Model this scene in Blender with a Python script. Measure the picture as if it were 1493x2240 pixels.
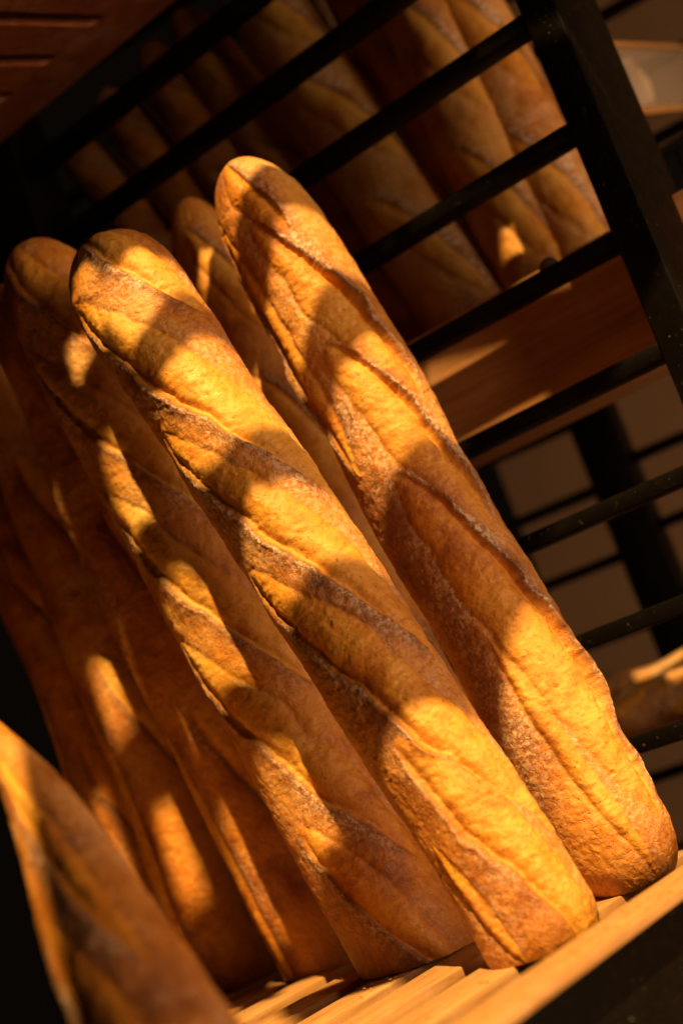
import bpy, bmesh, math, random
import numpy as np
from mathutils import Vector, Matrix

R = math.radians
scene = bpy.context.scene
for o in list(bpy.data.objects):
    bpy.data.objects.remove(o, do_unlink=True)
COL = scene.collection

# ------------------------------------------------------------------ camera
CAM_POS = (0.0, 0.0, 0.13)
cam_d = bpy.data.cameras.new('camera')
cam_d.sensor_fit = 'VERTICAL'; cam_d.sensor_height = 36.0; cam_d.sensor_width = 24.0
cam_d.lens = 50.0
cam_d.clip_start = 0.02; cam_d.clip_end = 60
cam_d.dof.use_dof = True
cam_d.dof.focus_distance = 0.95
cam_d.dof.aperture_fstop = 3.8
cam_d.dof.aperture_blades = 0
cam = bpy.data.objects.new('camera', cam_d); COL.objects.link(cam)
right = Vector((0.5587, -0.7589, -0.3345)); down = Vector((-0.0413, 0.3773, -0.9252)); fwd = Vector((0.8283, 0.5307, 0.1795))
m = Matrix.Identity(4)
for i in range(3):
    m[i][0] = right[i]; m[i][1] = -down[i]; m[i][2] = -fwd[i]; m[i][3] = CAM_POS[i]
cam.matrix_world = m
scene.camera = cam

# ------------------------------------------------------------------ light
SUN_AZ, SUN_EL = 48.0, 53.0          # the sun stands behind the camera's right shoulder
to_sun = Vector((-math.sin(R(SUN_AZ)) * math.cos(R(SUN_EL)), -math.cos(R(SUN_AZ)) * math.cos(R(SUN_EL)), math.sin(R(SUN_EL))))
sun_d = bpy.data.lights.new('sun', 'SUN'); sun_d.energy = 5.0; sun_d.angle = R(0.80); sun_d.color = (1.0, 0.615, 0.20)
sun = bpy.data.objects.new('sun', sun_d); COL.objects.link(sun)
sun.rotation_euler = to_sun.to_track_quat('Z', 'Y').to_euler(); sun.location = to_sun * 4

fill_lamp_d = bpy.data.lights.new('fill_light', 'AREA'); fill_lamp_d.shape = 'RECTANGLE'; fill_lamp_d.size = 1.3; fill_lamp_d.size_y = 1.1  # added soft fill lamp that lifts the shade; stands for no seen window
fill_lamp_d.energy = 16.5; fill_lamp_d.color = (1.0, 0.575, 0.28)
fill_lamp = bpy.data.objects.new('fill_light', fill_lamp_d); COL.objects.link(fill_lamp)
fill_lamp.location = (0.42, -1.78, 0.28)
fill_lamp.rotation_euler = (Vector(fill_lamp.location) - Vector((0.95, 0.5, 0.3))).to_track_quat('Z', 'Y').to_euler()

side_fill_d = bpy.data.lights.new('side_fill_light', 'AREA'); side_fill_d.shape = 'RECTANGLE'; side_fill_d.size = 0.9; side_fill_d.size_y = 0.7  # added side fill to brighten the rear loaves; no window known there
side_fill_d.energy = 5.0; side_fill_d.color = (1.0, 0.66, 0.38)
side_fill = bpy.data.objects.new('side_fill_light', side_fill_d); COL.objects.link(side_fill)
side_fill.location = (1.25, -1.75, 0.45)
side_fill.rotation_euler = (Vector(side_fill.location) - Vector((1.35, 0.5, 0.6))).to_track_quat('Z', 'Y').to_euler()

world = bpy.data.worlds.new('World'); scene.world = world; world.use_nodes = True
bg = world.node_tree.nodes['Background']; bg.inputs[0].default_value = (0.9, 0.55, 0.28, 1); bg.inputs[1].default_value = 0.0015

scene.view_settings.view_transform = 'Standard'; scene.view_settings.look = 'None'
scene.view_settings.gamma = 1.0; scene.view_settings.exposure = 0.90
scene.view_settings.use_curve_mapping = False
scene.render.engine = 'CYCLES'
scene.cycles.max_bounces = 8; scene.cycles.diffuse_bounces = 5
scene.cycles.use_denoising = True
scene.cycles.sample_clamp_indirect = 4.0

# ------------------------------------------------------------------ helpers
def link(o, parent=None):
    COL.objects.link(o)
    if parent is not None: o.parent = parent
    return o

def empty(name, loc, label=None, cat=None, group=None):
    o = bpy.data.objects.new(name, None); o.location = loc; o.empty_display_size = 0.05
    COL.objects.link(o)
    tag(o, label, cat, group)
    return o

def tag(o, label=None, cat=None, group=None, kind=None):
    if label: o['label'] = label
    if cat: o['category'] = cat
    if group: o['group'] = group
    if kind: o['kind'] = kind
    return o

def box_bm(sx, sy, sz, bevel=0.0, seg=2, center=(0, 0, 0)):
    bm = bmesh.new()
    bmesh.ops.create_cube(bm, size=1.0)
    for v in bm.verts:
        v.co = Vector((v.co.x * sx + center[0], v.co.y * sy + center[1], v.co.z * sz + center[2]))
    if bevel > 0:
        bmesh.ops.bevel(bm, geom=bm.edges[:], offset=bevel, segments=seg, profile=0.5, affect='EDGES')
    return bm

def mesh_of(bm, name, mat, smooth=True):
    me = bpy.data.meshes.new(name); bm.to_mesh(me); bm.free()
    me.materials.append(mat)
    if smooth:
        me.polygons.foreach_set('use_smooth', [True] * len(me.polygons))
        try: me.set_sharp_from_angle(angle=R(40))
        except Exception: pass
    return me

def box(name, lo, hi, mat, parent=None, bevel=0.0015, seg=2):
    """axis-aligned box between two world corners (parent Empties carry no rotation unless noted)"""
    c = [(lo[i] + hi[i]) / 2 for i in range(3)]; s = [hi[i] - lo[i] for i in range(3)]
    me = mesh_of(box_bm(*s, bevel=bevel, seg=seg), name, mat)
    o = bpy.data.objects.new(name, me); link(o, parent)
    p = Vector(parent.location) if parent is not None else Vector((0, 0, 0))
    o.location = Vector(c) - p
    return o

# ------------------------------------------------------------------ materials
def new_mat(name):
    mt = bpy.data.materials.new(name); mt.use_nodes = True
    nt = mt.node_tree; b = nt.nodes['Principled BSDF']
    return mt, nt, b

class NT:
    def __init__(self, nt): self.nt = nt
    def n(self, t, **kw):
        nd = self.nt.nodes.new(t)
        for k, v in kw.items(): setattr(nd, k, v)
        return nd
    def l(self, a, b): self.nt.links.new(a, b)
    def pos(self, scale=(1, 1, 1), rot=(0, 0, 0)):
        g = self.n('ShaderNodeNewGeometry'); mp = self.n('ShaderNodeMapping')
        mp.inputs['Scale'].default_value = scale; mp.inputs['Rotation'].default_value = rot
        self.l(g.outputs['Position'], mp.inputs['Vector']); return mp.outputs[0]
    def noise(self, vec, scale, detail=4, rough=0.55, dist=0.0):
        nd = self.n('ShaderNodeTexNoise'); nd.inputs['Scale'].default_value = scale
        nd.inputs['Detail'].default_value = detail; nd.inputs['Roughness'].default_value = rough
        nd.inputs['Distortion'].default_value = dist
        self.l(vec, nd.inputs['Vector']); return nd.outputs['Fac']
    def ramp(self, fac, stops, interp='LINEAR'):
        nd = self.n('ShaderNodeValToRGB'); cr = nd.color_ramp; cr.interpolation = interp
        while len(cr.elements) < len(stops): cr.elements.new(0.5)
        for e, (p, c) in zip(cr.elements, stops):
            e.position = p; e.color = (*c, 1) if len(c) == 3 else c
        self.l(fac, nd.inputs[0]); return nd.outputs[0]
    def mix(self, fac, a, b, mode='MIX'):
        nd = self.n('ShaderNodeMix', data_type='RGBA', blend_type=mode)
        for sock, v in ((nd.inputs[0], fac), (nd.inputs[6], a), (nd.inputs[7], b)):
            if isinstance(v, (int, float)): sock.default_value = v
            elif isinstance(v, tuple): sock.default_value = (*v, 1)
            else: self.l(v, sock)
        return nd.outputs[2]
    def math(self, op, a, b=0.0, clamp=False):
        nd = self.n('ShaderNodeMath', operation=op); nd.use_clamp = clamp
        for sock, v in ((nd.inputs[0], a), (nd.inputs[1], b)):
            if isinstance(v, (int, float)): sock.default_value = v
            else: self.l(v, sock)
        return nd.outputs[0]
    def maprange(self, v, a, b, c=0.0, d=1.0):
        nd = self.n('ShaderNodeMapRange'); nd.inputs[1].default_value = a; nd.inputs[2].default_value = b
        nd.inputs[3].default_value = c; nd.inputs[4].default_value = d
        self.l(v, nd.inputs[0]); return nd.outputs[0]
    def attr(self, name):
        nd = self.n('ShaderNodeAttribute'); nd.attribute_name = name; return nd.outputs['Fac']
    def bump(self, h, strength, dist, normal=None):
        nd = self.n('ShaderNodeBump'); nd.inputs['Strength'].default_value = strength; nd.inputs['Distance'].default_value = dist
        self.l(h, nd.inputs['Height'])
        if normal is not None: self.l(normal, nd.inputs['Normal'])
        return nd.outputs[0]

def bread_material(name, dark=1.0, flour_amt=1.0):
    mt, nt, b = new_mat(name); T = NT(nt)
    p = T.pos()
    cut = T.attr('cut'); ear = T.attr('ear'); flour = T.attr('flour'); tone = T.attr('tone')
    # crust: deep chestnut to golden
    n1 = T.noise(p, 22, 5, 0.6, 0.4)
    n2 = T.noise(p, 140, 6, 0.7, 0.6)
    n3 = T.noise(p, 620, 3, 0.6)
    t1 = T.math('ADD', T.math('MULTIPLY', n1, 0.38), T.math('ADD', T.math('MULTIPLY', n2, 0.42), T.math('MULTIPLY', tone, 0.40)))
    crust = T.ramp(t1, [(0.24, (0.10 * dark, 0.024 * dark, 0.004 * dark)), (0.40, (0.31 * dark, 0.090 * dark, 0.010 * dark)),
                        (0.58, (0.57 * dark, 0.215 * dark, 0.022 * dark)), (0.82, (0.74 * dark, 0.37 * dark, 0.058 * dark))])
    # opened score: pale gold crumb with browner blisters
    n4 = T.noise(p, 60, 6, 0.7, 0.8)
    gr = T.noise(p, 420, 4, 0.7)
    t2 = T.math('ADD', T.math('MULTIPLY', n4, 0.36), T.math('ADD', T.math('ADD', T.math('MULTIPLY', n2, 0.30), T.math('MULTIPLY', gr, 0.16)), T.math('MULTIPLY', tone, 0.36)))
    crumb = T.ramp(t2, [(0.38, (0.30 * dark, 0.080 * dark, 0.008 * dark)), (0.50, (0.52 * dark, 0.185 * dark, 0.017 * dark)),
                        (0.62, (0.68 * dark, 0.300 * dark, 0.033 * dark)), (0.80, (0.82 * dark, 0.48 * dark, 0.105 * dark))])
    col = T.mix(cut, crust, crumb)
    # toasted edges of the ears
    en = T.math('MULTIPLY', ear, T.maprange(n2, 0.30, 0.62, 0.45, 1.0), True)
    col = T.mix(en, col, (0.085, 0.024, 0.008))
    # flour dust, patchy
    fn = T.maprange(T.noise(p, 300, 5, 0.75, 0.4), 0.46, 0.57)
    fn2 = T.maprange(n1, 0.34, 0.56)
    f = T.math('MULTIPLY', T.math('MULTIPLY', flour, fn), T.math('MULTIPLY', fn2, 0.95 * flour_amt), True)
    veil = T.math('MULTIPLY', flour, 0.12 * flour_amt, True)
    col = T.mix(veil, col, (0.55, 0.36, 0.24))
    col = T.mix(f, col, (0.74, 0.60, 0.46))
    # tiny dark specks and pores
    sp = T.maprange(T.noise(p, 480, 2, 0.5), 0.64, 0.72)
    col = T.mix(T.math('MULTIPLY', sp, 0.6), col, (0.12, 0.034, 0.007))
    T.l(col, b.inputs['Base Color'])
    rg = T.math('ADD', T.math('MULTIPLY', f, 0.3), T.maprange(n1, 0.35, 0.65, 0.30, 0.58), True)
    T.l(rg, b.inputs['Roughness'])
    b.inputs['Specular IOR Level'].default_value = 0.40
    b.inputs['Subsurface Weight'].default_value = 0.0; b.inputs['Subsurface Radius'].default_value = (1.0, 0.35, 0.08); b.inputs['Subsurface Scale'].default_value = 0.006
    # relief: wrinkles, blisters and fine grain
    wr = T.noise(T.pos(), 210, 7, 0.72, 1.2)
    vo = T.n('ShaderNodeTexVoronoi'); vo.feature = 'SMOOTH_F1'; vo.inputs['Scale'].default_value = 260
    T.l(T.pos(), vo.inputs['Vector'])
    area = T.maprange(T.noise(T.pos(), 34, 3, 0.6), 0.36, 0.62, 0.25, 1.0)
    ck = T.n('ShaderNodeTexVoronoi'); ck.feature = 'DISTANCE_TO_EDGE'; ck.inputs['Scale'].default_value = 95
    wv = T.n('ShaderNodeVectorMath', operation='ADD'); wn = T.n('ShaderNodeTexNoise'); wn.inputs['Scale'].default_value = 120
    sv = T.n('ShaderNodeVectorMath', operation='SCALE'); sv.inputs['Scale'].default_value = 0.012
    T.l(T.pos(), wn.inputs['Vector']); T.l(wn.outputs['Color'], sv.inputs[0]); T.l(T.pos(), wv.inputs[0]); T.l(sv.outputs[0], wv.inputs[1]); T.l(wv.outputs[0], ck.inputs['Vector'])
    crack = T.maprange(ck.outputs['Distance'], 0.0, 0.05)
    h = T.math('ADD', T.math('MULTIPLY', T.math('MULTIPLY', wr, area), 0.85), T.math('ADD', T.math('MULTIPLY', vo.outputs['Distance'], 0.30), T.math('MULTIPLY', n3, 0.45)))
    h = T.math('ADD', h, T.math('MULTIPLY', crack, T.math('MULTIPLY', T.math('SUBTRACT', 1.0, cut), 0.22)))
    nb = T.bump(h, 0.62, 0.0016)
    T.l(nb, b.inputs['Normal'])
    return mt

MAT_BREAD = bread_material('baguette_crust')
MAT_BREAD_REAR = bread_material('baguette_crust_pale_flour', 0.95, 1.3)

def wood_material(name, c0, c1, along=(1, 0, 0), rough=0.5, specks=True):
    mt, nt, b = new_mat(name); T = NT(nt)
    sc = tuple(6 if a else 90 for a in along)
    p = T.pos(sc)
    g1 = T.noise(p, 1.0, 6, 0.65, 0.6)
    g2 = T.noise(T.pos(tuple(25 if a else 420 for a in along)), 1.0, 4, 0.6)
    t = T.math('ADD', T.math('MULTIPLY', g1, 0.7), T.math('MULTIPLY', g2, 0.3))
    col = T.ramp(t, [(0.36, tuple(x * 0.82 for x in c0)), (0.50, tuple((a_ + b_) / 2 for a_, b_ in zip(c0, c1))), (0.64, c1)])
    fl_ = T.maprange(T.noise(T.pos(), 28, 6, 0.75), 0.50, 0.72)
    col = T.mix(T.math('MULTIPLY', fl_, 0.22), col, (0.72, 0.58, 0.44))
    if specks:
        sp = T.maprange(T.noise(T.pos(), 300, 2, 0.5), 0.70, 0.76)
        col = T.mix(T.math('MULTIPLY', sp, 0.3), col, tuple(x * 0.45 for x in c0))
    T.l(col, b.inputs['Base Color'])
    T.l(T.maprange(g2, 0.3, 0.7, rough - 0.08, rough + 0.1), b.inputs['Roughness'])
    T.l(T.bump(t, 0.25, 0.0008), b.inputs['Normal'])
    return mt

MAT_WOOD = wood_material('beech_wood', (0.40, 0.19, 0.065), (0.60, 0.33, 0.13))
MAT_WOOD_REAR = wood_material('reddish_wood', (0.33, 0.125, 0.042), (0.48, 0.21, 0.075), (1, 0, 0), 0.45, False)
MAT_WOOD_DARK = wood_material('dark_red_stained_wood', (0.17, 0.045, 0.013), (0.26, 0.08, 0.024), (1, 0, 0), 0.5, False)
MAT_WOOD_CRATE = wood_material('tan_crate_wood', (0.48, 0.20, 0.072), (0.66, 0.33, 0.13), (0, 1, 0), 0.5, False)
MAT_WOOD_EDGE = wood_material('orange_wood_trim', (0.50, 0.24, 0.07), (0.62, 0.32, 0.10), (1, 0, 0), 0.45, False)

def metal_material(name, base=(0.0028, 0.0022, 0.0018), dust=1.0):
    mt, nt, b = new_mat(name); T = NT(nt)
    p = T.pos()
    sp = T.maprange(T.noise(p, 650, 2, 0.5), 0.735 - 0.01 * dust, 0.77)
    du = T.maprange(T.noise(p, 45, 6, 0.7), 0.45, 0.8)
    col = T.mix(T.math('MULTIPLY', du, 0.008 * dust), base, (0.30, 0.20, 0.12))
    col = T.mix(T.math('MULTIPLY', sp, 0.5 * dust), col, (0.45, 0.42, 0.38))
    T.l(col, b.inputs['Base Color'])
    T.l(T.maprange(T.noise(p, 120, 4), 0.3, 0.7, 0.36, 0.50), b.inputs['Roughness'])
    b.inputs['Specular IOR Level'].default_value = 0.07
    T.l(T.bump(T.noise(p, 500, 3), 0.08, 0.0006), b.inputs['Normal'])
    return mt
MAT_METAL = metal_material('black_powder_coat')

def plain_material(name, col, rough=0.8, noise=0.15, scale=4):
    mt, nt, b = new_mat(name); T = NT(nt)
    n = T.noise(T.pos(), scale, 5, 0.6)
    T.l(T.ramp(n, [(0.3, tuple(c * (1 - noise) for c in col)), (0.7, tuple(c * (1 + noise) for c in col))]), b.inputs['Base Color'])
    b.inputs['Roughness'].default_value = rough
    return mt

# ------------------------------------------------------------------ numpy noise
def _hash(ix, iy, iz, seed):
    h = (ix.astype(np.int64) * 374761393 + iy.astype(np.int64) * 668265263 + iz.astype(np.int64) * 2147483647 + seed * 974634777) & 0xFFFFFFFF
    h = ((h ^ (h >> 13)) * 1274126177) & 0xFFFFFFFF
    h = ((h ^ (h >> 16)) * 2246822519) & 0xFFFFFFFF
    return ((h ^ (h >> 15)) & 0xFFFFFF) / float(0xFFFFFF)

def vnoise(P, scale, seed=0):
    """smooth value noise in [-1, 1]"""
    Q = P * scale; I = np.floor(Q).astype(np.int64); f = Q - I
    f = f * f * f * (f * (f * 6 - 15) + 10)
    out = 0
    for dx in (0, 1):
        wx = f[:, 0] if dx else 1 - f[:, 0]
        for dy in (0, 1):
            wy = f[:, 1] if dy else 1 - f[:, 1]
            for dz in (0, 1):
                wz = f[:, 2] if dz else 1 - f[:, 2]
                out = out + wx * wy * wz * _hash(I[:, 0] + dx, I[:, 1] + dy, I[:, 2] + dz, seed)
    return out * 2 - 1

def fbm(P, scale, octaves, seed=0, gain=0.5):
    a, s, tot = 1.0, 0.0, 0.0
    for k in range(octaves):
        s = s + a * vnoise(P, scale * 2.03 ** k, seed + 17 * k); tot += a; a *= gain
    return s / tot

def sstep(a, b, x):
    t = np.clip((x - a) / (b - a), 0, 1); return t * t * (3 - 2 * t)

# ------------------------------------------------------------------ baguettes
CAMV = np.array(CAM_POS)

def baguette(label, base, top, rad, seed, scores, group, nu=450, nv=120, turn=0.0, mat=None, flour=0.5,
             taper_top=1.0, taper_bot=0.55, slim0=0.86, press=0.0, band_fade=0.0, floury=None, pointed=0.0, bend=0.0, ear_h=1.0, split=True, tone_shift=0.0, swell=()):
    """base/top: ends of the axis in world metres.  scores: list of (s, theta, half_len, half_wid, angle, ear_side)
    with s measured 0..1 from the top, theta/angle in degrees (0 = towards the viewer, + = to its right)."""
    rng = np.random.default_rng(seed)
    B = np.array(base, float); Tp = np.array(top, float)
    L = np.linalg.norm(Tp - B); a = (Tp - B) / L
    foot = B.copy(); B = B - a * press; L += press
    f = CAMV - (B + Tp) / 2; f -= a * (f @ a); f /= np.linalg.norm(f)
    g = np.cross(a, f)
    c, s_ = math.cos(R(turn)), math.sin(R(turn))
    f, g = f * c + g * s_, g * c - f * s_
    # grid: denser near the ends and on the viewer's side
    u = np.linspace(0, 1, nu); e = 0.06
    u = u - e * np.sin(2 * np.pi * u) / (2 * np.pi) * 2.2
    v = np.linspace(-np.pi, np.pi, nv, endpoint=False)
    v = v - 0.30 * np.sin(v)
    U, V = np.meshgrid(u, v, indexing='ij')
    U = U.ravel(); V = V.ravel()
    S = U * L                                            # metres from the top
    # end profile
    dt = np.clip(S / (rad * 2.6 * taper_top), 0, 1); db = np.clip((L - S) / (rad * 2.0 * taper_bot), 0, 1)
    prof = (1 - (1 - dt) ** 2.3) ** 0.5 * (1 - (1 - db) ** 3.0) ** 0.5
    if pointed > 0:
        prof = np.sin(np.clip(S / pointed, 0, 1) * np.pi / 2) ** 0.80 * (1 - (1 - db) ** 3.0) ** 0.5
    slim = slim0 + (1 - slim0) * sstep(0.0, 0.35, U)
    # seed-space for noise
    off = rng.uniform(-50, 50, 3)
    D0 = np.cos(V)[:, None] * f + np.sin(V)[:, None] * g
    P0 = (B + a * L)[None] - a[None] * S[:, None] + D0 * rad
    N = P0 - B + off
    r = rad * slim * (1 + 0.045 * fbm(N, 11, 2, seed) + 0.022 * fbm(N, 34, 2, seed + 3))
    # flattened underside
    r *= 1 - 0.10 * np.clip(-np.cos(V), 0, 1) ** 2
    for (sc, am, wd) in swell:
        r *= 1 + am * np.exp(-((U - sc) / wd) ** 2)
    cut = np.zeros_like(r); cutc = np.zeros_like(r); band = np.zeros_like(r); ear = np.zeros_like(r); owner = np.full(r.shape, -1)
    disp = np.zeros_like(r); crumbm = np.zeros_like(r)
    edge_n = fbm(N, 30, 2, seed + 5); edge_f = fbm(N, 170, 2, seed + 6)
    q = V * rad
    for k, sco in enumerate(scores):
        sc, th, hl, hw, ang, side = sco[:6]; em = sco[6] if len(sco) > 6 else 1.0
        ca, sa = math.cos(R(ang)), math.sin(R(ang))
        ds = S - sc * L; dq = q - R(th) * rad
        l = ds * ca + dq * sa                            # along the slash, downwards
        d = (dq * ca - ds * sa) * side                   # across it, + towards the ear
        m_ = np.clip(1 - (l / hl) ** 2, 0, 1)
        w = hw * m_ ** 0.55 * (1 + 0.32 * edge_n + 0.07 * edge_f) + 1e-5
        x = d / w
        inside = (1 - sstep(0.90, 1.04, np.abs(x))) * sstep(0.0, 0.06, m_)
        mm = np.sqrt(m_)
        # the loaf bursts: dome in the opening
        disp += rad * 0.085 * np.clip(1 - x ** 2, 0, 1) * mm
        # trough below the ear, then the lifted flap with a crisp lip
        disp -= rad * 0.07 * ear_h * np.exp(-((d - w * 0.86) / (0.0045)) ** 2) * mm * em * sstep(0.0022, -0.0012, d - w) * (1 + 0.3 * edge_n)
        lip = np.where(d >= w, np.exp(-((d - w) / 0.0090)), np.exp(-((d - w) / 0.0022) ** 2))
        disp += em * rad * 0.115 * ear_h * lip * mm * (0.85 + 0.6 * edge_n)
        # low side: a soft crease
        disp -= rad * 0.018 * np.exp(-((d + w) / 0.0026) ** 2) * mm
        cut = np.maximum(cut, inside)
        cutc = np.maximum(cutc, (1 - sstep(0.62, 1.08, np.abs(x + 0.25 * edge_n))) * sstep(0.0, 0.25, m_))
        earm = np.where(d >= w, np.exp(-((d - w) / 0.0030) ** 1.0), np.exp(-((d - w) / 0.0012) ** 2)) * mm
        earm = 0.92 * earm + 0.12 * np.exp(-((d + w) / 0.0016) ** 2) * mm
        band = np.maximum(band, em * np.where(d >= w, np.exp(-((d - w) / 0.0105) ** 2), 0) * sstep(0.0, 0.3, m_))
        ear = np.maximum(ear, np.clip(earm * em, 0, 1))
        owner = np.where(inside > 0.5, k, owner)
    if floury:
        th0, wd0, ua, ub = floury
        fr = np.exp(-((np.degrees(V) - th0 - 9 * edge_n) / wd0) ** 4) * sstep(ua - 0.05, ua + 0.08, U) * (1 - sstep(ub - 0.12, ub, U))
        band = np.maximum(band, fr * (1 - cut) * (0.75 + 0.35 * edge_n))
    band *= 1 - band_fade * sstep(0.66, 0.80, U); ear *= 1 - 0.5 * band_fade * sstep(0.66, 0.80, U)
    # texture relief -------------------------------------------------
    A = np.stack([S, q * 0.8, V * 0 + seed], 1)
    stretch = np.stack([S * 2.6 + 0.004 * edge_f, q * 1.0, V * 0 + seed * 1.7], 1)  # strands across the loaf in the openings
    strands = fbm(stretch, 130, 3, seed + 9)
    cells = fbm(N, 420, 2, seed + 11)
    big = fbm(N, 95, 3, seed + 12, 0.6)
    pits = np.clip(fbm(N, 150, 2, seed + 13) - 0.52, 0, 1) ** 1.0
    ridge = 1 - np.abs(fbm(N, 150, 2, seed + 14)) * 2
    disp += cut * (0.00045 * strands + 0.0011 * big - 0.0080 * pits * (0.35 + ear)) + (1 - cut) * (0.0009 * big + 0.0004 * ridge)
    disp += 0.00022 * cells
    r = (r + disp) * prof
    ax = (B + a * L)[None] - a[None] * S[:, None]
    ax = ax + (g * bend)[None] * np.sin(np.pi * U)[:, None] + (g[None] * (0.0035 * vnoise(np.stack([U * 0 + seed, U * 3.1, U * 0], 1), 1.9, seed + 2))[:, None])
    P = ax + D0 * r[:, None]
    # the two ends must not fold in on a point with a spike
    # standing loaves meet the boards: no vertex below the foot plane
    P[:, 2] = np.maximum(P[:, 2], foot[2]) if press > 0 else np.maximum(P[:, 2], foot[2] - rad)
    # attributes
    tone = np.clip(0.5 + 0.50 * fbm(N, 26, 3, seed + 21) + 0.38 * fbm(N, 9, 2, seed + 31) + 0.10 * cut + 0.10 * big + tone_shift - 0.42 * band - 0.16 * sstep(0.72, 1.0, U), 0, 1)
    bandn = fbm(N, 18, 2, seed + 22)
    fl = np.clip(flour * 0.55 + 0.40 * bandn + 0.75 * band * flour, 0, 1) * (1 - cut * 0.85) * (1 - 0.75 * sstep(0.86, 1.0, U))
    # build faces
    idx = np.arange(nu * nv).reshape(nu, nv)
    i0 = idx[:-1, :]; i1 = idx[1:, :]
    j0 = np.roll(i0, -1, 1); j1 = np.roll(i1, -1, 1)
    quads = np.stack([i0.ravel(), i1.ravel(), j1.ravel(), j0.ravel()], 1)
    # vertex normals of the whole loaf, shared by all its pieces
    fn = np.cross(P[quads[:, 2]] - P[quads[:, 0]], P[quads[:, 3]] - P[quads[:, 1]])
    vn = np.zeros_like(P)
    for c4 in range(4): np.add.at(vn, quads[:, c4], fn)
    vn /= np.linalg.norm(vn, axis=1)[:, None] + 1e-12
    if ((vn * D0).sum(1)).mean() < 0:
        vn = -vn; quads = quads[:, ::-1]
    root = empty('baguette', tuple(foot), label, 'baguette', group)
    fo = owner[quads]
    fid = np.where((fo == fo[:, :1]).all(1), fo[:, 0], -1) if split else np.full(len(quads), -1)
    mt = mat or MAT_BREAD
    for k in [-1] + list(range(len(scores))):
        qs = quads[fid == k]
        if len(qs) < 30: continue
        used, inv = np.unique(qs, return_inverse=True); inv = inv.reshape(qs.shape)
        me = bpy.data.meshes.new('crust' if k < 0 else 'score')
        pts = P[used] - foot
        me.vertices.add(len(used)); me.vertices.foreach_set('co', pts.ravel())
        me.loops.add(inv.size); me.loops.foreach_set('vertex_index', inv.ravel().astype(np.int32))
        me.polygons.add(len(qs)); me.polygons.foreach_set('loop_start', np.arange(0, inv.size, 4, dtype=np.int32))
        me.polygons.foreach_set('use_smooth', np.ones(len(qs), bool))
        me.update(calc_edges=True)
        for nm, arr in (('cut', cutc), ('ear', ear), ('flour', fl), ('tone', tone)):
            at = me.attributes.new(nm, 'FLOAT', 'POINT'); at.data.foreach_set('value', arr[used].astype(np.float32))
        me.materials.append(mt)
        if split: me.normals_split_custom_set_from_vertices(vn[used].tolist())
        o = bpy.data.objects.new('crust' if k < 0 else 'score', me); link(o, root)
    return root

# ------------------------------------------------------------------ the black rack: posts and the back grille the loaves lean on
rack = empty('bread_rack', (1.03, 0.313, -0.35), 'black metal bread rack with square post and horizontal bars behind the sunlit baguettes', 'rack')
box('post', (1.03, 0.313, -0.35), (1.140, 0.3425, 1.25), MAT_METAL, rack, 0.0022, 3)
box('post', (1.03, 0.885, -0.35), (1.088, 0.955, 1.25), MAT_METAL, rack, 0.0022, 3)
for z in (-0.006, 0.0845, 0.1735, 0.2632, 0.3567, 0.4515, 0.5465, 0.6455, 0.7345, 0.8190, 0.91):
    box('bar', (1.0315, 0.3425, z - 0.0075), (1.056, 0.885, z + 0.0060), MAT_METAL, rack, 0.0016, 2)
# bolt heads on the post
for z in (0.553, 0.19):
    bm = bmesh.new(); bmesh.ops.create_cone(bm, cap_ends=True, segments=20, radius1=0.005, radius2=0.004, depth=0.003)
    o = bpy.data.objects.new('bolt', mesh_of(bm, 'bolt', MAT_METAL)); link(o, rack)
    o.rotation_euler = (0, R(-90), 0); o.location = Vector((1.0288, 0.328, z)) - rack.location
# a rubber clip sitting on one bar
clip = bmesh.new(); bmesh.ops.create_uvsphere(clip, u_segments=20, v_segments=12, radius=0.0085)
for vv in clip.verts: vv.co.z = max(vv.co.z, -0.002); vv.co.x *= 0.8
o = bpy.data.objects.new('bar_clip', mesh_of(clip, 'bar_clip', plain_material('dull_rubber', (0.06, 0.035, 0.015), 0.6, 0.2, 60))); link(o, rack)
o.location = Vector((1.046, 0.405, 0.4602)) - rack.location

# ------------------------------------------------------------------ slatted wooden floor of the bin
bin_ = empty('slatted_bread_shelf', (0.75, 0.42, -0.06), 'light beech slatted shelf with front rail under the standing baguettes', 'shelf')
box('front_rail', (0.50, 0.342, 0.0135), (1.03, 0.375, 0.020), MAT_WOOD, bin_, 0.0014)
sl = None
ys = 0.463
k = 0
while ys < 1.08:
    w = 0.0400
    if sl is None:
        sl = box('slat', (0.50, ys, -0.020), (1.028, ys + w, 0.0), MAT_WOOD, bin_, 0.0012); first = ys
    else:
        c = sl.copy(); COL.objects.link(c); c.location = Vector(sl.location) + Vector((0, ys - first, 0)); c.location.z += (-0.0006, 0.0, -0.0011)[k % 3]
    ys += 0.0655; k += 1
box('bearer', (0.58, 0.3755, -0.045), (0.605, 1.10, -0.0215), MAT_WOOD, bin_)
box('bearer', (0.97, 0.3755, -0.045), (0.995, 1.10, -0.0215), MAT_WOOD, bin_)
tray = box('tray_skirt', (0.50, 0.356, -0.30), (1.029, 0.366, 0.0130), MAT_METAL, bin_)
box('tray_bottom', (0.50, 0.3665, -0.075), (1.029, 1.12, -0.065), MAT_METAL, bin_)

# ------------------------------------------------------------------ the loaves standing in the bin
G1 = 'baguettes standing in the slatted bin'
ROW = 'baguettes leaning behind the black bars'
def up(b, d): return (b[0] + d[0], b[1] + d[1], b[2] + d[2])

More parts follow.
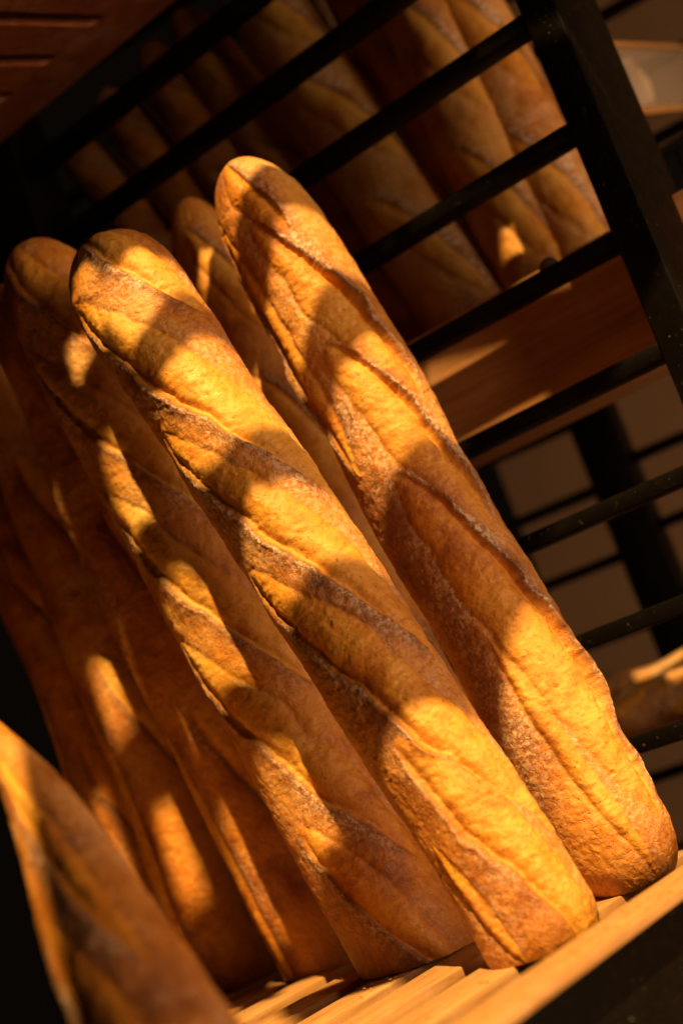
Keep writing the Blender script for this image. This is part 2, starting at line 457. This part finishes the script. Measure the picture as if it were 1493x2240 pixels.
b = (0.9150, 0.4620, 0.0)
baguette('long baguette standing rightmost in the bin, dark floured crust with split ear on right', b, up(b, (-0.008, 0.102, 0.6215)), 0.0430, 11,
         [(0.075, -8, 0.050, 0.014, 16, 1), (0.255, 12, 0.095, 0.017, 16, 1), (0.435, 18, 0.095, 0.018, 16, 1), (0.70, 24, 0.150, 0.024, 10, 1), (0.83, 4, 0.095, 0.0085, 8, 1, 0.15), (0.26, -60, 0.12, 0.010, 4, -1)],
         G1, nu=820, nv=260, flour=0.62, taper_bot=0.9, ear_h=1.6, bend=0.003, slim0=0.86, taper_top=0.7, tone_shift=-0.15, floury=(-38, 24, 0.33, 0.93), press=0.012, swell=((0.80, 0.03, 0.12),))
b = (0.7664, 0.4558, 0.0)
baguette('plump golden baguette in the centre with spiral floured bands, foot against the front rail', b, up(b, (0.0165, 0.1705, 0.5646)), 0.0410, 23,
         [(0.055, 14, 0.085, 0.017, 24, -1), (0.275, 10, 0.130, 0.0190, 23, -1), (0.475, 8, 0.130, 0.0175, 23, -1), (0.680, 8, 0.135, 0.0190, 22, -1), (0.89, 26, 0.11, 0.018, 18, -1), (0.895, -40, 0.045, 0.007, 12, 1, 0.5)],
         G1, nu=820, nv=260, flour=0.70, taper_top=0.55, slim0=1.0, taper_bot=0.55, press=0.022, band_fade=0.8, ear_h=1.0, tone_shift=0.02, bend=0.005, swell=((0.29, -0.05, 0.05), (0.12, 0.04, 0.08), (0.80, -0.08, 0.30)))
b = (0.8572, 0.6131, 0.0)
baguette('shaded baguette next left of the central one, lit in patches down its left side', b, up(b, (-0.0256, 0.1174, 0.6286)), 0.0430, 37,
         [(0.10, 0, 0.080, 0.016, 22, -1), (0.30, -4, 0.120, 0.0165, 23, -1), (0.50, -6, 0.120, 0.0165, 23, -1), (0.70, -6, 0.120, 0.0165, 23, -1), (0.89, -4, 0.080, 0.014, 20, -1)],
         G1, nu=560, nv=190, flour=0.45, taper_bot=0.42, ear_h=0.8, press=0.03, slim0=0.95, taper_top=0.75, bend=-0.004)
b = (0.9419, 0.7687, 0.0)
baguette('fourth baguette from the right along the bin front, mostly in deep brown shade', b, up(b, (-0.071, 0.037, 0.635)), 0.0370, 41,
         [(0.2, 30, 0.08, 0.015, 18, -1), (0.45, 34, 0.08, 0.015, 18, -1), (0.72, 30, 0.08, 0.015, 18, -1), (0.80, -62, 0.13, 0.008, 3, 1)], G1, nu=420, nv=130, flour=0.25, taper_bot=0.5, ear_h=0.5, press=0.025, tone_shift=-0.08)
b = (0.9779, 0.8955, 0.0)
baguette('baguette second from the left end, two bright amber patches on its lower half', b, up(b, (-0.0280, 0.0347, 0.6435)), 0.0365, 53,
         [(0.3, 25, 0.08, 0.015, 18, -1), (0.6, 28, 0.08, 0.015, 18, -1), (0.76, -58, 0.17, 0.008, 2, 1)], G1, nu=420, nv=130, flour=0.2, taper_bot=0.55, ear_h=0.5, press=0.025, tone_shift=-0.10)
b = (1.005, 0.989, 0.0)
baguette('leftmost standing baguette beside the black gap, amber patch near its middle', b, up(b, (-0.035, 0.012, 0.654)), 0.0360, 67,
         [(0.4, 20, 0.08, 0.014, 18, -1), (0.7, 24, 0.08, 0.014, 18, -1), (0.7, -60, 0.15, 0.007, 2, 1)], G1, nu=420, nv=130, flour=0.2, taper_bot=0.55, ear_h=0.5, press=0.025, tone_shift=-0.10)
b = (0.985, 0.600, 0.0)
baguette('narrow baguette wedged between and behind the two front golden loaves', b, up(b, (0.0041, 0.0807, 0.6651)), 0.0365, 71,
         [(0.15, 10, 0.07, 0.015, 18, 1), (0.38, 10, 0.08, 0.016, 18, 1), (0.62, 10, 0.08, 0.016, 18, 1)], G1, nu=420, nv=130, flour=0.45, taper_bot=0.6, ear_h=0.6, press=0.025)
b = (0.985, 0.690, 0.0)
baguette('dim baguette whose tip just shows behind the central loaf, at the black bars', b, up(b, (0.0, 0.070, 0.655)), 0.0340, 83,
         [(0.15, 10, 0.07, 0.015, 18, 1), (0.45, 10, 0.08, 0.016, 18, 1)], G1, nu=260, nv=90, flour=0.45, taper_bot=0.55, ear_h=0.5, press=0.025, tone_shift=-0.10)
b = (0.2982, 0.2237, -0.1890)
baguette('blurred slanting baguette in the bottom left foreground with a pale split', b, (0.5186, 0.5874, 0.2342), 0.0300, 97,
         [(0.22, -10, 0.10, 0.008, 10, -1), (0.50, -14, 0.13, 0.012, 8, -1), (0.85, -10, 0.12, 0.013, 12, -1)], G1, nu=420, nv=130, flour=0.75, pointed=0.30, slim0=1.0, taper_bot=0.6, ear_h=0.9, tone_shift=-0.12)
low_bin = empty('low_front_bin', (0.27, 0.17, -0.239), 'dark wooden ledge out of view below the foreground baguette', 'shelf')
box('plank', (0.10, 0.02, -0.2090), (0.45, 0.16, -0.1895), MAT_WOOD_REAR, low_bin)
box('plank', (0.10, 0.17, -0.2090), (0.45, 0.31, -0.1895), MAT_WOOD_REAR, low_bin)

# ------------------------------------------------------------------ the shelf behind the grille and its loaves
def slotted_board(name, sx, sy, th, slots, mat, parent=None, rounded=True):
    """a board in its own XY plane with slot holes: slots = (cx, cy, length, width, angle)"""
    cu = bpy.data.curves.new(name, 'CURVE'); cu.dimensions = '2D'; cu.fill_mode = 'BOTH'; cu.extrude = th / 2; cu.bevel_depth = 0.0008
    def poly(pts):
        sp = cu.splines.new('POLY'); sp.points.add(len(pts) - 1)
        for q_, pnt in zip(sp.points, pts): q_.co = (pnt[0], pnt[1], 0, 1)
        sp.use_cyclic_u = True
    poly([(0, 0), (sx, 0), (sx, sy), (0, sy)])
    for (cx, cy, ln, wd, an) in slots:
        pts = []
        for k_ in range(20):
            t = 2 * math.pi * k_ / 20
            x = math.copysign((ln - wd) / 2, math.cos(t)) + wd / 2 * math.cos(t); y = wd / 2 * math.sin(t)
            c_, s2 = math.cos(R(an)), math.sin(R(an))
            pts.append((cx + x * c_ - y * s2, cy + x * s2 + y * c_))
        poly(pts)
    tmp = bpy.data.objects.new(name, cu); COL.objects.link(tmp)
    dg = bpy.context.evaluated_depsgraph_get()
    me = bpy.data.meshes.new_from_object(tmp.evaluated_get(dg))
    bpy.data.objects.remove(tmp, do_unlink=True)
    me.materials.clear(); me.materials.append(mat); me.name = name
    o = bpy.data.objects.new(name, me); link(o, parent)
    return o

crate = empty('wooden_crate', (1.12, 0.25, 0.37), 'reddish wooden crate behind the bars with sun streaks across its front board', 'crate')
box('front_board', (1.118, 0.27, 0.3775), (1.130, 1.10, 0.4865), MAT_WOOD_CRATE, crate, 0.0015)
box('bottom_board', (1.1305, 0.271, 0.378), (1.245, 1.099, 0.3915), MAT_WOOD_CRATE, crate, 0.0012)
box('back_board', (1.233, 0.27, 0.392), (1.245, 1.10, 0.4865), MAT_WOOD_CRATE, crate, 0.0015)
box('end_board', (1.1305, 0.2705, 0.392), (1.2325, 0.2825, 0.4855), MAT_WOOD_CRATE, crate, 0.0015)

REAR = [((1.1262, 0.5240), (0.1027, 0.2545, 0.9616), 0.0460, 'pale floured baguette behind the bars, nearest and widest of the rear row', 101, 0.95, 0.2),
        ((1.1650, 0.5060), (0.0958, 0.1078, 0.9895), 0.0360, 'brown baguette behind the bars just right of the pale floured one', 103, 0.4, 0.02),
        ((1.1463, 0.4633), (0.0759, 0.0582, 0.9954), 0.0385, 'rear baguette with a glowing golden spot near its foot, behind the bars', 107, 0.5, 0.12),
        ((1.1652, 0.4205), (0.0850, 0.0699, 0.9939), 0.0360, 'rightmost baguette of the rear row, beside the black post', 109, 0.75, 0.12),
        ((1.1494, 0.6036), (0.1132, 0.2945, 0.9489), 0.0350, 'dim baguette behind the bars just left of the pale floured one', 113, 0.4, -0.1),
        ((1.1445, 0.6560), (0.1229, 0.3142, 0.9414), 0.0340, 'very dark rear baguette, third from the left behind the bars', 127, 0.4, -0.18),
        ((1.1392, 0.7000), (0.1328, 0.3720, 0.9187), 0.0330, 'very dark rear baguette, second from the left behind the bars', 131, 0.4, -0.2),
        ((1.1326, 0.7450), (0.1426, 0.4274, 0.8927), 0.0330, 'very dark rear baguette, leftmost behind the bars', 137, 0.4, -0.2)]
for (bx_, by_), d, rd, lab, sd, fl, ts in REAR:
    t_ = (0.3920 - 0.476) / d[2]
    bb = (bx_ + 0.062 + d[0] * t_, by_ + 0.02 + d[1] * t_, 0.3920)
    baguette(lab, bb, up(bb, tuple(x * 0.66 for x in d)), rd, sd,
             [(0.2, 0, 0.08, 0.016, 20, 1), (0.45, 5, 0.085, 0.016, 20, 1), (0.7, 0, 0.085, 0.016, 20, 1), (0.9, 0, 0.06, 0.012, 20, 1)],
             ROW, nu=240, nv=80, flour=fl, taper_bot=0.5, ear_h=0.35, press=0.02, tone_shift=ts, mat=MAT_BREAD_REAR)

# ------------------------------------------------------------------ overhead slotted shelf, top left
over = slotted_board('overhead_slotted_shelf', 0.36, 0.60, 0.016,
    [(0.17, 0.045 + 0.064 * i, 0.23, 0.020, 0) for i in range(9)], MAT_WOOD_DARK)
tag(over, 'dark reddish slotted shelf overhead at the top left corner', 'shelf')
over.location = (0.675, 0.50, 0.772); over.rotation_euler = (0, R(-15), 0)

# ------------------------------------------------------------------ second rack farther back, wall, and the things on it
rack2 = empty('bread_rack', (1.73, 0.70, -0.35), 'blurred black rack standing farther back at the lower right, against the tan wall', 'rack')
rack2.rotation_euler = (0, 0, R(10))
def rbox(name, lo, hi, mat, parent, bevel=0.002):
    c = [(lo[i] + hi[i]) / 2 for i in range(3)]; s = [hi[i] - lo[i] for i in range(3)]
    o = bpy.data.objects.new(name, mesh_of(box_bm(*s, bevel=bevel), name, mat)); link(o, parent); o.location = c
    return o
rbox('post', (0, -0.03, 0), (0.07, 0.028, 1.9), MAT_METAL, rack2)
rbox('post', (0, 0.75, 0), (0.07, 0.81, 1.9), MAT_METAL, rack2)
rbox('post', (0, -0.80, 0), (0.07, -0.74, 1.9), MAT_METAL, rack2)
for i in range(19):
    z = 0.07 + i * 0.0935
    rbox('bar', (0.01, 0.0285, z), (0.028, 0.7495, z + 0.014), MAT_METAL, rack2)
    rbox('bar', (0.01, -0.7395, z + 0.02), (0.028, -0.0305, z + 0.034), MAT_METAL, rack2)
wall = box('wall', (2.25, -1.6, -0.35), (2.29, 1.10, 2.4), plain_material('tan_plaster', (0.42, 0.26, 0.15), 0.85, 0.12, 3), None, 0)
tag(wall, None, None, None, 'structure')

# low rear shelf with loaves lying on it
low = box('low_rear_shelf', (1.40, 0.30, 0.059), (1.70, 1.05, 0.075), MAT_WOOD_REAR)
tag(low, 'brown wooden shelf low behind the bars at the right edge', 'shelf')
LY = 'loaves lying on the low rear shelf'
baguette('pale pinkish loaf lying at the back of the low rear shelf, right edge of picture', (1.578, 0.513, 0.1110), (1.613, 0.853, 0.1110), 0.036, 151,
         [(0.3, 0, 0.08, 0.014, 20, 1), (0.7, 0, 0.08, 0.014, 20, 1)], LY, nu=160, nv=60, flour=1.0, taper_bot=1.4, mat=MAT_BREAD_REAR, tone_shift=0.25)
baguette('slim pale loaf lying in front on the low rear shelf', (1.490, 0.474, 0.1020), (1.525, 0.814, 0.1020), 0.027, 157,
         [(0.3, 0, 0.08, 0.012, 20, 1), (0.7, 0, 0.08, 0.012, 20, 1)], LY, nu=160, nv=60, flour=1.0, taper_bot=1.4, mat=MAT_BREAD_REAR, tone_shift=0.2)

# clear-sided tray with wooden trims, top right
mt, nt, bs = new_mat('hazy_acrylic'); Tn = NT(nt)
bs.inputs['Base Color'].default_value = (0.75, 0.62, 0.48, 1); bs.inputs['Roughness'].default_value = 0.12
bs.inputs['Alpha'].default_value = 0.30; bs.inputs['IOR'].default_value = 1.45
MAT_ACR = mt
tr = empty('clear_display_box', (1.42, 0.40, 0.687), 'clear acrylic box with orange wooden edges right of the black post', 'display box')
tr.rotation_euler = (0, R(-14), 0)
rbox('bottom_trim', (-0.02, 0, -0.008), (0.45, 0.012, 0.0), MAT_WOOD_EDGE, tr, 0.001)
rbox('top_trim', (-0.02, 0, 0.074), (0.45, 0.012, 0.0795), MAT_WOOD_EDGE, tr, 0.001)
rbox('pane', (-0.02, 0.004, 0.0002), (0.45, 0.007, 0.0738), MAT_ACR, tr, 0.0005)
bm = bmesh.new()
ring = [(0.0, 0.0), (0.016, 0.0), (0.021, 0.012), (0.022, 0.03), (0.018, 0.046), (0.012, 0.055), (0.013, 0.062), (0.0, 0.062)]
vs = [[bm.verts.new((r_ * math.cos(2 * math.pi * i / 28), r_ * math.sin(2 * math.pi * i / 28), z_)) for i in range(28)] for r_, z_ in ring]
for a_, b_ in zip(vs[:-1], vs[1:]):
    for i in range(28): bm.faces.new((a_[i], a_[(i + 1) % 28], b_[(i + 1) % 28], b_[i]))
bmesh.ops.remove_doubles(bm, verts=bm.verts[:], dist=1e-5)
jug = bpy.data.objects.new('cream_jar', mesh_of(bm, 'cream_jar', plain_material('cream_ceramic', (0.72, 0.58, 0.42), 0.4, 0.05, 20))); COL.objects.link(jug)
jug.location = (1.535, 0.425, 0.722)
tag(jug, 'pale cream jar behind the clear acrylic at the right edge', 'jar')
blk = empty('black_crate', (1.44, 0.37, 0.455), 'glossy black crate under the clear box at the right edge', 'crate')
gl, nt, bs = new_mat('glossy_black_plastic'); bs.inputs['Base Color'].default_value = (0.012, 0.013, 0.015, 1); bs.inputs['Roughness'].default_value = 0.18
T_ = NT(nt); T_.l(T_.bump(T_.noise(T_.pos(), 30, 4), 0.5, 0.006), bs.inputs['Normal'])
rbox('side_panel', (0.0, 0.0, 0.0), (0.3, 0.012, 0.175), gl, blk)
rbox('end_panel', (0.0, 0.0125, 0.0), (0.010, 0.2, 0.175), gl, blk)
rbox('rim', (-0.006, -0.006, 0.1755), (0.306, 0.206, 0.184), gl, blk)

# ------------------------------------------------------------------ crumbs and crust flakes shed on the boards
def crumbs(name, n_, seed_):
    rg = random.Random(seed_); bm_ = bmesh.new()
    tops = [(0.342 + 0.003, 0.375 - 0.003, 0.0202, 0.40)] + [(0.463 + 0.0655 * i + 0.003, 0.463 + 0.0655 * i + 0.037, 0.0002, 0.6 / 7) for i in range(7)]
    for _ in range(n_):
        t_ = rg.random(); acc = 0
        for y0, y1, z0, p_ in tops:
            acc += p_
            if t_ <= acc: break
        r_ = 0.0005 * rg.uniform(0.7, 2.6) ** 1.1
        c_ = Vector((rg.uniform(0.52, 1.0), rg.uniform(y0, y1), z0 + r_ * 0.35))
        g_ = bmesh.ops.create_icosphere(bm_, subdivisions=1, radius=r_)
        fx, fy, fz = rg.uniform(0.6, 1.5), rg.uniform(0.6, 1.5), rg.uniform(0.35, 0.7)
        for v_ in g_['verts']:
            v_.co = Vector((v_.co.x * fx * rg.uniform(0.8, 1.2), v_.co.y * fy * rg.uniform(0.8, 1.2), v_.co.z * fz)) + c_
    o_ = bpy.data.objects.new(name, mesh_of(bm_, name, plain_material('bread_crumb', (0.52, 0.26, 0.08), 0.8, 0.35, 900), False)); COL.objects.link(o_)
    tag(o_, 'tiny bread crumbs scattered on the beech slats and rail', 'crumbs', None, 'stuff')
crumbs('bread_crumbs', 420, 5)

# ------------------------------------------------------------------ added unseen slats that cut the sun into patches on the loaves (above the frame)
#OCCLUDER
n_ax = Vector((math.cos(R(SUN_AZ)), -math.sin(R(SUN_AZ)), 0)); w_ax = to_sun.cross(n_ax)
if w_ax.z < 0: w_ax = -w_ax
blocker_root = empty('slatted_sun_blocker', tuple(n_ax * 0.35 + w_ax * 0.95 + to_sun * 0.50), 'added unseen dark slatted awning above the picture whose gaps let the sun through in stripes', 'blocker')
mm4 = Matrix.Identity(4)
for i in range(3):
    mm4[i][0] = n_ax[i]; mm4[i][1] = w_ax[i]; mm4[i][2] = to_sun[i]
blocker_root.rotation_euler = mm4.to_euler()
MAT_BLOCKER = plain_material('dark_blocker_wood', (0.05, 0.03, 0.018), 0.7, 0.2, 30)
layer = [0]
def strip(us, lows, highs, name='slat'):
    """one plank whose two long edges are polylines; cut into convex pieces sharing one mesh"""
    bm_ = bmesh.new(); th = 0.006
    layer[0] += 1; dz = -0.009 * (layer[0] % 3)
    us = list(us); us[0] -= 0.003; us[-1] += 0.003
    rows = []
    for u_, a_, b_ in zip(us, lows, highs):
        rows.append([bm_.verts.new((u_ - 0.35, v_ - 0.95, z_ + dz)) for v_, z_ in ((a_, -th / 2), (b_, -th / 2), (b_, th / 2), (a_, th / 2))])
    for p_, q_ in zip(rows[:-1], rows[1:]):
        for k_ in range(4):
            bm_.faces.new((p_[k_], p_[(k_ + 1) % 4], q_[(k_ + 1) % 4], q_[k_]))
    bm_.faces.new(rows[0]); bm_.faces.new(rows[-1][::-1])
    bmesh.ops.recalc_face_normals(bm_, faces=bm_.faces[:])
    o_ = bpy.data.objects.new(name, mesh_of(bm_, name, MAT_BLOCKER, False)); link(o_, blocker_root); return o_
US = (0.013, 0.045, 0.055, 0.08, 0.10, 0.14, 0.18, 0.205, 0.24, 0.305)
strip(US[:7], (0.80, 0.80, 0.80, 0.790, 0.786, 0.789, 0.790), (0.860, 0.866, 0.868, 0.870, 0.870, 0.874, 0.876))
strip((0.182, 0.225, 0.265, 0.305), (0.795, 0.870, 0.895, 0.900), (0.977, 0.986, 0.996, 1.000))
strip(US[:6] + (0.1815,), (0.942, 0.932, 0.928, 0.912, 0.921, 0.922, 0.924), (0.972, 0.963, 0.960, 0.950, 0.950, 0.961, 0.972))
strip(US, (1.030, 1.016, 1.000, 1.005, 1.019, 1.034, 1.036, 1.040, 1.051, 1.055), (1.058, 1.052, 1.026, 1.038, 1.051, 1.062, 1.070, 1.080, 1.098, 1.104))
strip(US, (1.100, 1.090, 1.068, 1.076, 1.082, 1.100, 1.114, 1.134, 1.142, 1.150), (1.130, 1.150, 1.150, 1.150, 1.150, 1.145, 1.155, 1.180, 1.190, 1.200))
strip(US[:6], (1.150, 1.155, 1.155, 1.160, 1.165, 1.190), (4.0,) * 6)
strip((0.1405, 0.184), (1.192, 1.204), (1.232, 1.234)); strip((0.1405, 0.184), (1.280, 1.280), (4.0, 4.0))
strip((0.1845, 0.205, 0.24, 0.305), (1.204, 1.210, 1.214, 1.220), (4.0,) * 4)
def low_(u_): return 0.90 + (0.012 - u_) * 0.9
for ua, ub, wins in ((-0.60, -0.1035, ()), (-0.103, -0.0905, ((1.268, 1.31),)), (-0.090, -0.073, ((1.155, 1.21), (1.268, 1.31))), (-0.0725, -0.0535, ()), (-0.053, -0.0405, ((1.176, 1.217),)),
                     (-0.040, -0.0265, ((1.078, 1.130), (1.176, 1.217))), (-0.026, -0.012, ((1.078, 1.130),)), (-0.0115, 0.0125, ())):
    lo_a, lo_b = low_(ua), low_(ub)
    for wa, wb in wins:
        strip((ua, ub), (lo_a, lo_b), (wa, wa), 'board'); lo_a = lo_b = wb
    strip((ua, ub), (lo_a, lo_b), (4.0, 4.0), 'board')
strip((-0.071, 0.030), (0.36, 0.36), (0.72, 0.72), 'board')  # added board that shades the foreground loaf
# one wide added board on the right, narrow slots shaped for sun streaks
sb = slotted_board('slotted_board', 2.6, 3.0, 0.008,
    [(u_ - 0.303, v_ - 1.03, l_, w_, a_) for u_, v_, l_, w_, a_ in
((0.4397, 1.1695, 0.109, 0.0072, -41.9), (0.3458, 1.2165, 0.083, 0.0072, -41.8), (0.3555, 1.1780, 0.096, 0.0075, -42.0), (0.438, 1.268, 0.055, 0.036, 90), (0.546, 1.381, 0.10, 0.016, -35.7), (0.519, 1.302, 0.10, 0.016, -35.7))], MAT_BLOCKER, blocker_root)
sb.location = (0.303 - 0.35, 1.03 - 0.95, 0.012)
